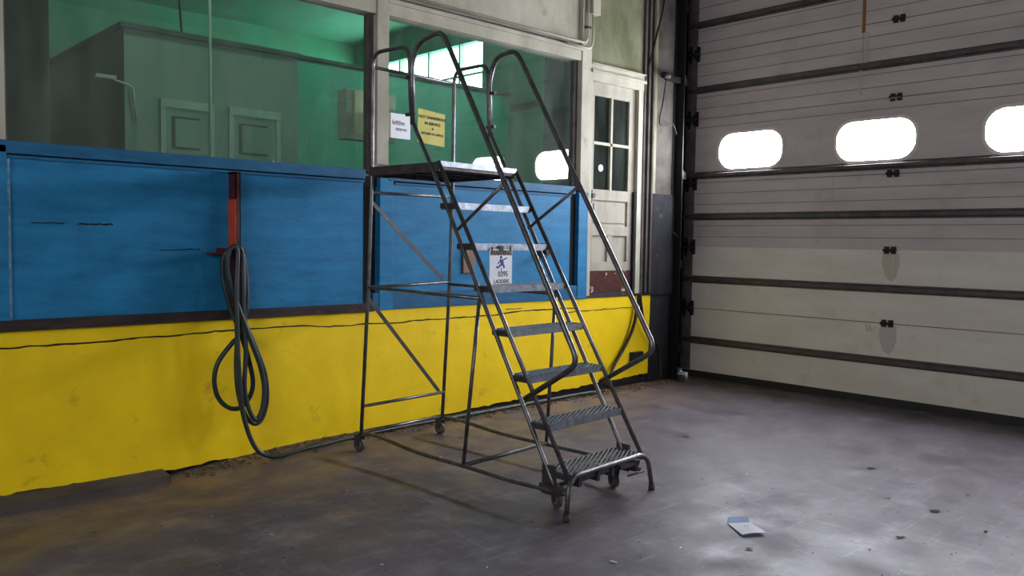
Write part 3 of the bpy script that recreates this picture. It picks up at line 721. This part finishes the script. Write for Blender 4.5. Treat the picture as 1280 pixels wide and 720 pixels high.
caster(.165, -.27, .048, .115, -.25); caster(.165, .285, .048, .115, -.25)
# hanging inspection tag under the sixth tread
tg = empty('safety_tag', L(.79, -.1, 1.48), 'white ladder safety tag numbered 0295 hanging under a middle tread', 'safety tag')
ST, SWc = .800, -.115
M3 = Matrix.Translation(L(ST, SWc, 1.365)) @ Matrix((( *BV, 0), (0, 0, 1, 0), (*(-AV), 0), (0, 0, 0, 1))).transposed()
M3 = Matrix.Translation(L(ST, SWc, 1.365)) @ Matrix(((BV.x, 0, -AV.x, 0), (BV.y, 0, -AV.y, 0), (0, 1, 0, 0), (0, 0, 0, 1)))
def mloc(bm): 
    bmesh.ops.transform(bm, matrix=M3, verts=bm.verts); return bm
TW, TH = .205, .225
obj('card', mloc(box(B(), -TW/2, TW/2, -TH/2, TH/2, -.0015, .0015)), paper, tg)
obj('header_band', mloc(box(B(), -TW/2+.004, TW/2-.004, .075, .108, .0015, .0025)), mat('grey_band', (150, 138, 142), rough=.6), tg)
obj('lettering', text_bm('WARNING', .040, M3 @ Matrix.Translation((0, .088, .003)), .0014), ink_r, tg)
obj('lettering', text_bm('0295', .046, M3 @ Matrix.Translation((.018, -.045, .002)), .0006), ink, tg)
obj('lettering', text_bm('LADDERS', .034, M3 @ Matrix.Translation((.006, -.092, .002)), .0006), ink, tg)
obj('lettering', text_bm('__________', .014, M3 @ Matrix.Translation((-.03, -.010, .002))), ink_b, tg)
bm = B()
cyl(bm, (.0, .062, .0015), (.0, .062, .003), .010, 16)
prism(bm, [(-.012, .05, .0015), (.018, .048, .0015), (.026, .012, .0015), (-.004, .008, .0015)], (0, 0, .0015))
for a, b, r in (((.012, .044), (.055, .058), .004), ((.0, .016), (-.03, -.004), .006), ((-.03, -.004), (-.045, .004), .005), ((.02, .014), (.03, -.006), .007), ((-.008, .042), (-.03, .02), .004), ((.002, .0), (.004, -.03), .002)):
    d = Vector((b[0]-a[0], b[1]-a[1], 0)).normalized(); p = Vector((-d.y, d.x, 0))*r
    a, b = Vector((*a, .0015)), Vector((*b, .0015)); prism(bm, [a-p, b-p, b+p, a+p], (0, 0, .0015))
obj('climber_pictogram', mloc(bm), ink_b, tg)
for a, b in (((-.085, .105, .002), (-.08, .125, .0)), ((.085, .105, .002), (.09, .135, .0))): obj('tie', mloc(tube(B(), [a, b], .005, 8)), black_m, tg)
obj('clip', mloc(box(B(), -.02, .02, .10, .135, -.001, .004, .001)), black_m, tg)

# ------------------------------------------------------------------ things on the wall
hk = empty('hose_bracket', (2.53, YW, 1.4), 'dark red upright hose bracket with an orange side plate on the blue wall', 'bracket')
bm = B(); box(bm, 2.553, 2.588, 5.49, 5.497, .98, 1.975); box(bm, 2.553, 2.559, 5.49, 5.60, .98, 1.975); box(bm, 2.582, 2.588, 5.49, 5.60, .98, 1.975)
box(bm, 2.553, 2.588, 5.49, 5.6, 1.965, 1.98)
obj('channel_post', bm, red_dk, hk)
bm = B(); box(bm, 2.548, 2.553, 5.485, 5.60, 1.435, 1.79, .002); obj('orange_plate', bm, orange, hk)
bm = B(); box(bm, 2.39, 2.60, 5.44, 5.60, 1.41, 1.425, .003); box(bm, 2.39, 2.60, 5.435, 5.445, 1.41, 1.455, .003)
obj('saddle', bm, red_dk, hk)
ho = empty('air_hose', (2.52, 5.45, 1.4), 'grey green rubber hose coiled over the red bracket and trailing to the floor', 'hose')
r = .0165
def P3(l): return [(x, y, z) for x, y, z in l]
l1 = [(2.45, 5.45, 1.30), (2.47, 5.43, 1.42), (2.52, 5.42, 1.447), (2.57, 5.43, 1.41), (2.60, 5.44, 1.28), (2.605, 5.44, 1.05), (2.56, 5.44, .87), (2.50, 5.45, .80), (2.41, 5.46, .68), (2.385, 5.47, .56), (2.41, 5.47, .44), (2.48, 5.46, .36), (2.56, 5.45, .35), (2.625, 5.44, .42), (2.645, 5.43, .53), (2.60, 5.42, .72), (2.54, 5.42, .90), (2.47, 5.42, 1.08), (2.435, 5.43, 1.25)]
l2 = [(2.435, 5.43, 1.25), (2.43, 5.42, 1.38), (2.47, 5.40, 1.45), (2.53, 5.40, 1.455), (2.565, 5.41, 1.36), (2.57, 5.41, 1.15), (2.535, 5.41, .92), (2.52, 5.42, .70), (2.53, 5.42, .48), (2.575, 5.41, .31), (2.64, 5.40, .235), (2.70, 5.40, .27), (2.735, 5.40, .40), (2.715, 5.39, .58), (2.65, 5.39, .76), (2.58, 5.39, .92), (2.50, 5.39, 1.10), (2.455, 5.39, 1.25)]
l3 = [(2.455, 5.39, 1.25), (2.45, 5.38, 1.40), (2.49, 5.38, 1.465), (2.54, 5.38, 1.44), (2.55, 5.38, 1.25), (2.555, 5.38, 1.0), (2.57, 5.38, .75), (2.56, 5.38, .50), (2.59, 5.37, .34), (2.64, 5.37, .27), (2.685, 5.37, .34), (2.70, 5.37, .48), (2.67, 5.37, .64), (2.61, 5.37, .80), (2.55, 5.37, .96), (2.49, 5.37, 1.12), (2.44, 5.37, 1.28)]
l4 = [(2.44, 5.37, 1.28), (2.43, 5.36, 1.39), (2.46, 5.355, 1.46), (2.50, 5.355, 1.44), (2.49, 5.355, 1.2), (2.495, 5.355, .95), (2.505, 5.36, .72), (2.52, 5.36, .5), (2.54, 5.36, .32), (2.60, 5.36, .13), (2.67, 5.35, .03), (2.78, 5.33, -.004), (2.90, 5.33, .006), (3.10, 5.34, .018), (3.45, 5.38, .026), (3.85, 5.42, .026), (4.19, 5.44, .026), (4.80, 5.45, .026), (5.6, 5.46, .03), (6.1, 5.47, .03), (6.42, 5.45, .03)]
obj('coil', tube(B(), spline(l1+l2[1:]+l3[1:]+l4[1:], 7), r, 10), hose_m, ho)
bm = B(); tube(bm, spline([(6.48, 5.44, .06), (6.58, 5.50, .15), (6.72, 5.55, .27), (6.90, 5.555, .46), (7.02, 5.555, .64), (7.08, 5.555, .86), (7.10, 5.55, .98), (7.13, 5.545, .86), (7.16, 5.54, .72), (7.26, 5.54, .55), (7.42, 5.54, .40), (7.47, 5.53, .22), (7.44, 5.50, .05)]), .018, 10)
tag(obj('rubber_hose', bm, black_m, loc=(7.2, 5.55, .02)), 'black rubber hose looping against the right end of the yellow plinth', 'hose')
tag(obj('dark_outlet_box', box(B(), 7.02, 7.20, YW-.05, YW, .25, .36, .006), black_m, loc=(7.1, YW, .25)), 'small black box low on the yellow wall at its right end', 'box')
cp_ = empty('switch_plate', (4.72, YW, 1.36), 'brown wooden plate screwed on the blue board behind the ladder', 'plate')
obj('plate', box(B(), 4.67, 4.80, YW-.02, YW, 1.245, 1.475, .004), mat('brown_wood_plate', (128, 92, 66), (104, 74, 54), rough=.6, scale=14), cp_)
for sx, sz in ((4.70, 1.45), (4.77, 1.27)): obj('screw', cyl(B(), (sx, YW-.024, sz), (sx, YW-.02, sz), .006, 8), steel, cp_)
kn = empty('pipe_outlet', (5.67, YW, 1.44), 'round black pipe fitting sticking out of the blue board right of the ladder', 'pipe fitting')
obj('flange', cyl(B(), (5.67, YW-.012, 1.44), (5.67, YW, 1.44), .075, 28), black_m, kn)
bm = B(); cyl(bm, (5.67, YW-.08, 1.44), (5.67, YW, 1.44), .035, 20); obj('nipple', bm, black_m, kn)

# ------------------------------------------------------------------ bits on the floor
lf = empty('paper_leaflet', (3.98, 2.36, 0), 'folded white leaflet with a pale blue top lying on the concrete floor', 'leaflet')
def grid_sheet(c, lift, u0=0., u1=1., nm='sheet'):
    bm = B(); n = 10; V = []
    for i in range(n+1):
        row = []
        for j in range(n+1):
            u = u0+(u1-u0)*i/n; v = j/n
            p = Vector(c[0])*(1-u)*(1-v)+Vector(c[1])*u*(1-v)+Vector(c[2])*u*v+Vector(c[3])*(1-u)*v
            p.z += lift(u, v); row.append(bm.verts.new(p))
        V.append(row)
    for i in range(n):
        for j in range(n): bm.faces.new((V[i][j], V[i+1][j], V[i+1][j+1], V[i][j+1])).smooth = True
    bmesh.ops.solidify(bm, geom=bm.faces[:], thickness=.0015)
    return bm
Cn = [(4.19, 2.47, .004), (3.98, 2.225, .004), (3.84, 2.31, .004), (3.985, 2.515, .004)]
# corners run: blue end (far) -> near end
Cn = [(4.16, 2.44, .004), (3.945, 2.20, .004), (3.83, 2.29, .004), (3.995, 2.50, .004)]
Q = [Vector((a, b, .004)) for a, b in ((4.051, 2.5), (4.133, 2.429), (4.056, 2.372), (3.95, 2.447), (3.836, 2.283), (3.954, 2.212))]
obj('printed_end', grid_sheet([Q[0], Q[3], Q[2], Q[1]], lambda u, v: .004*sin(u*3)+.001), paper_b, lf)
obj('sheet', grid_sheet([Q[3], Q[4], Q[5], Q[2]], lambda u, v: .001+.014*u*(.4+.6*v)+.003*sin(v*5)*u), paper, lf)
bm = B(); box(bm, -.016, .012, -.004, .006, 0, .0012); bmesh.ops.transform(bm, matrix=Matrix.Translation(((Q[3]+Q[5])/2).to_tuple()) @ Matrix.Translation((.0, .0, .013)) @ Matrix.Rotation(-.9, 4, 'Z'), verts=bm.verts)
obj('printed_mark', bm, paper_b, lf)

def leaf(x, y, sz, rot, name, m, label, cat, grp):
    bm = B(); n = 9; ring = []
    for k in range(n):
        a = 2*pi*k/n; rr = sz*(.6+.4*random.random())
        px, py = rr*cos(a)*1.0, rr*sin(a)*.5
        ring.append((px*cos(rot)-py*sin(rot), px*sin(rot)+py*cos(rot), .002+sz*.16*random.random()))
    c = bm.verts.new((0, 0, .002+sz*.05)); vs = [bm.verts.new(p) for p in ring]
    for k in range(n): bm.faces.new((c, vs[k], vs[(k+1) % n]))
    bmesh.ops.solidify(bm, geom=bm.faces[:], thickness=.002)
    o = obj(name, bm, m); o.location = (x, y, fz(x, y)+.002); return tag(o, label, cat, grp)
leafs = [(5.704, 2.412, .055), (5.49, 3.80, .05), (4.566, 3.026, .022), (5.05, 1.766, .05), (5.09, 2.05, .03), (4.45, 1.72, .04), (5.54, 1.75, .03), (3.70, 2.16, .03),
         (6.3, 3.4, .03), (5.2, 2.55, .025), (4.9, 1.45, .03), (5.45, 1.35, .03), (3.35, 2.0, .03), (6.0, 4.1, .03), (4.1, 4.9, .04), (4.75, 4.6, .04), (5.6, 4.9, .04), (6.2, 5.1, .05), (4.4, 1.45, .02), (4.15, 1.75, .02)]
LL = {0: 'largest curled brown leaf on the open floor right of the ladder', 1: 'dark flat leaf on the floor between the ladder and the dock door', 2: 'small dark crumb of leaf just right of the lowest ladder step',
      3: 'thin dark leaf low in the right corner of the view', 7: 'small leaf on the floor just below the white leaflet', 14: 'dry leaf on the floor beneath the ladder platform', 17: 'dry leaf close to the right end of the yellow wall'}
for i, (x, y, s) in enumerate(leafs):
    leaf(x, y, s*.8, random.uniform(0, 3), 'dry_leaf', leaf_m, LL.get(i, 'tiny dry leaf fragment lying on the open concrete floor'), 'leaf', 'dry leaves scattered on the floor')
chips = [(3.10, 3.06, .012), (2.2, 3.2, .014), (2.55, 2.85, .012), (2.35, 2.6, .012), (3.05, 2.5, .026), (2.0, 3.9, .014), (1.9, 4.4, .012), (3.7, 3.95, .016), (3.62, 4.55, .02), (4.4, 3.9, .016),
         (4.9, 2.9, .014), (5.2, 2.2, .012), (2.7, 4.3, .012), (1.5, 3.6, .012), (1.75, 3.2, .014), (3.45, 2.4, .012), (4.2, 3.1, .012), (5.9, 3.3, .014), (3.9, 4.2, .02)]
for x, y, s in chips:
    leaf(x, y, s, random.uniform(0, 3), 'paint_chip', chip_m, 'tiny pale paint chip lying on the concrete floor', 'paint chip', 'pale chips scattered on the floor')
# loose dirt along the foot of the wall
bm = B()
for i in range(900):
    x = random.uniform(2.2, 7.6); y = YW-.02-abs(random.gauss(0, .10)); s = random.uniform(.004, .018)
    m4 = Matrix.Translation((x, y, fz(x, y)+s*.25)) @ Matrix.Rotation(random.uniform(0, 3), 4, 'Z') @ Matrix.Diagonal((s*1.4, s, s*.6, 1))
    bmesh.ops.create_icosphere(bm, subdivisions=1, radius=1, matrix=m4)
tag(obj('loose_dirt', bm, dirt_m), 'loose dark brown dirt and rubble along the foot of the yellow wall', 'dirt', kind='stuff')
bm = B()
for i in range(420):
    x = random.uniform(1.2, 7.6); y = random.uniform(.8, 5.3); s = random.uniform(.0015, .005)
    m4 = Matrix.Translation((x, y, fz(x, y)+s*.3)) @ Matrix.Diagonal((s*1.5, s, s*.6, 1))
    bmesh.ops.create_icosphere(bm, subdivisions=1, radius=1, matrix=m4)
tag(obj('grit', bm, [mat('grit_mix', (120, 108, 98), (40, 34, 32), rough=.9, scale=30, lo=.48, hi=.52)]), 'fine scattered grit over the concrete floor', 'grit', kind='stuff')

# ------------------------------------------------------------------ fill panels added out of view
rear_m = emit('rear_daylight', (.90, .95, 1.), BACK_L); side_m = emit('side_daylight', (.95, .97, 1.), SIDE_L)
wb = empty('window_4', (-1, -4.98, 3), kind='structure')  # unseen glowing panel, added as fill for the room
obj('window_frame', box(B(), -3.85, 1.45, -5.0, -4.97, 1.75, 4.35), cream, wb)
obj('window_pane', box(B(), -3.8, 1.4, -4.968, -4.96, 1.8, 4.3), rear_m, wb)
wc = empty('window_5', (-3.98, 0, 3), kind='structure')  # second unseen glowing panel, added to light the dock door
obj('window_frame', box(B(), -4.0, -3.97, -3.05, 2.05, 1.75, 4.35), cream, wc)
obj('window_pane', box(B(), -3.968, -3.96, -3.0, 2.0, 1.8, 4.3), side_m, wc)
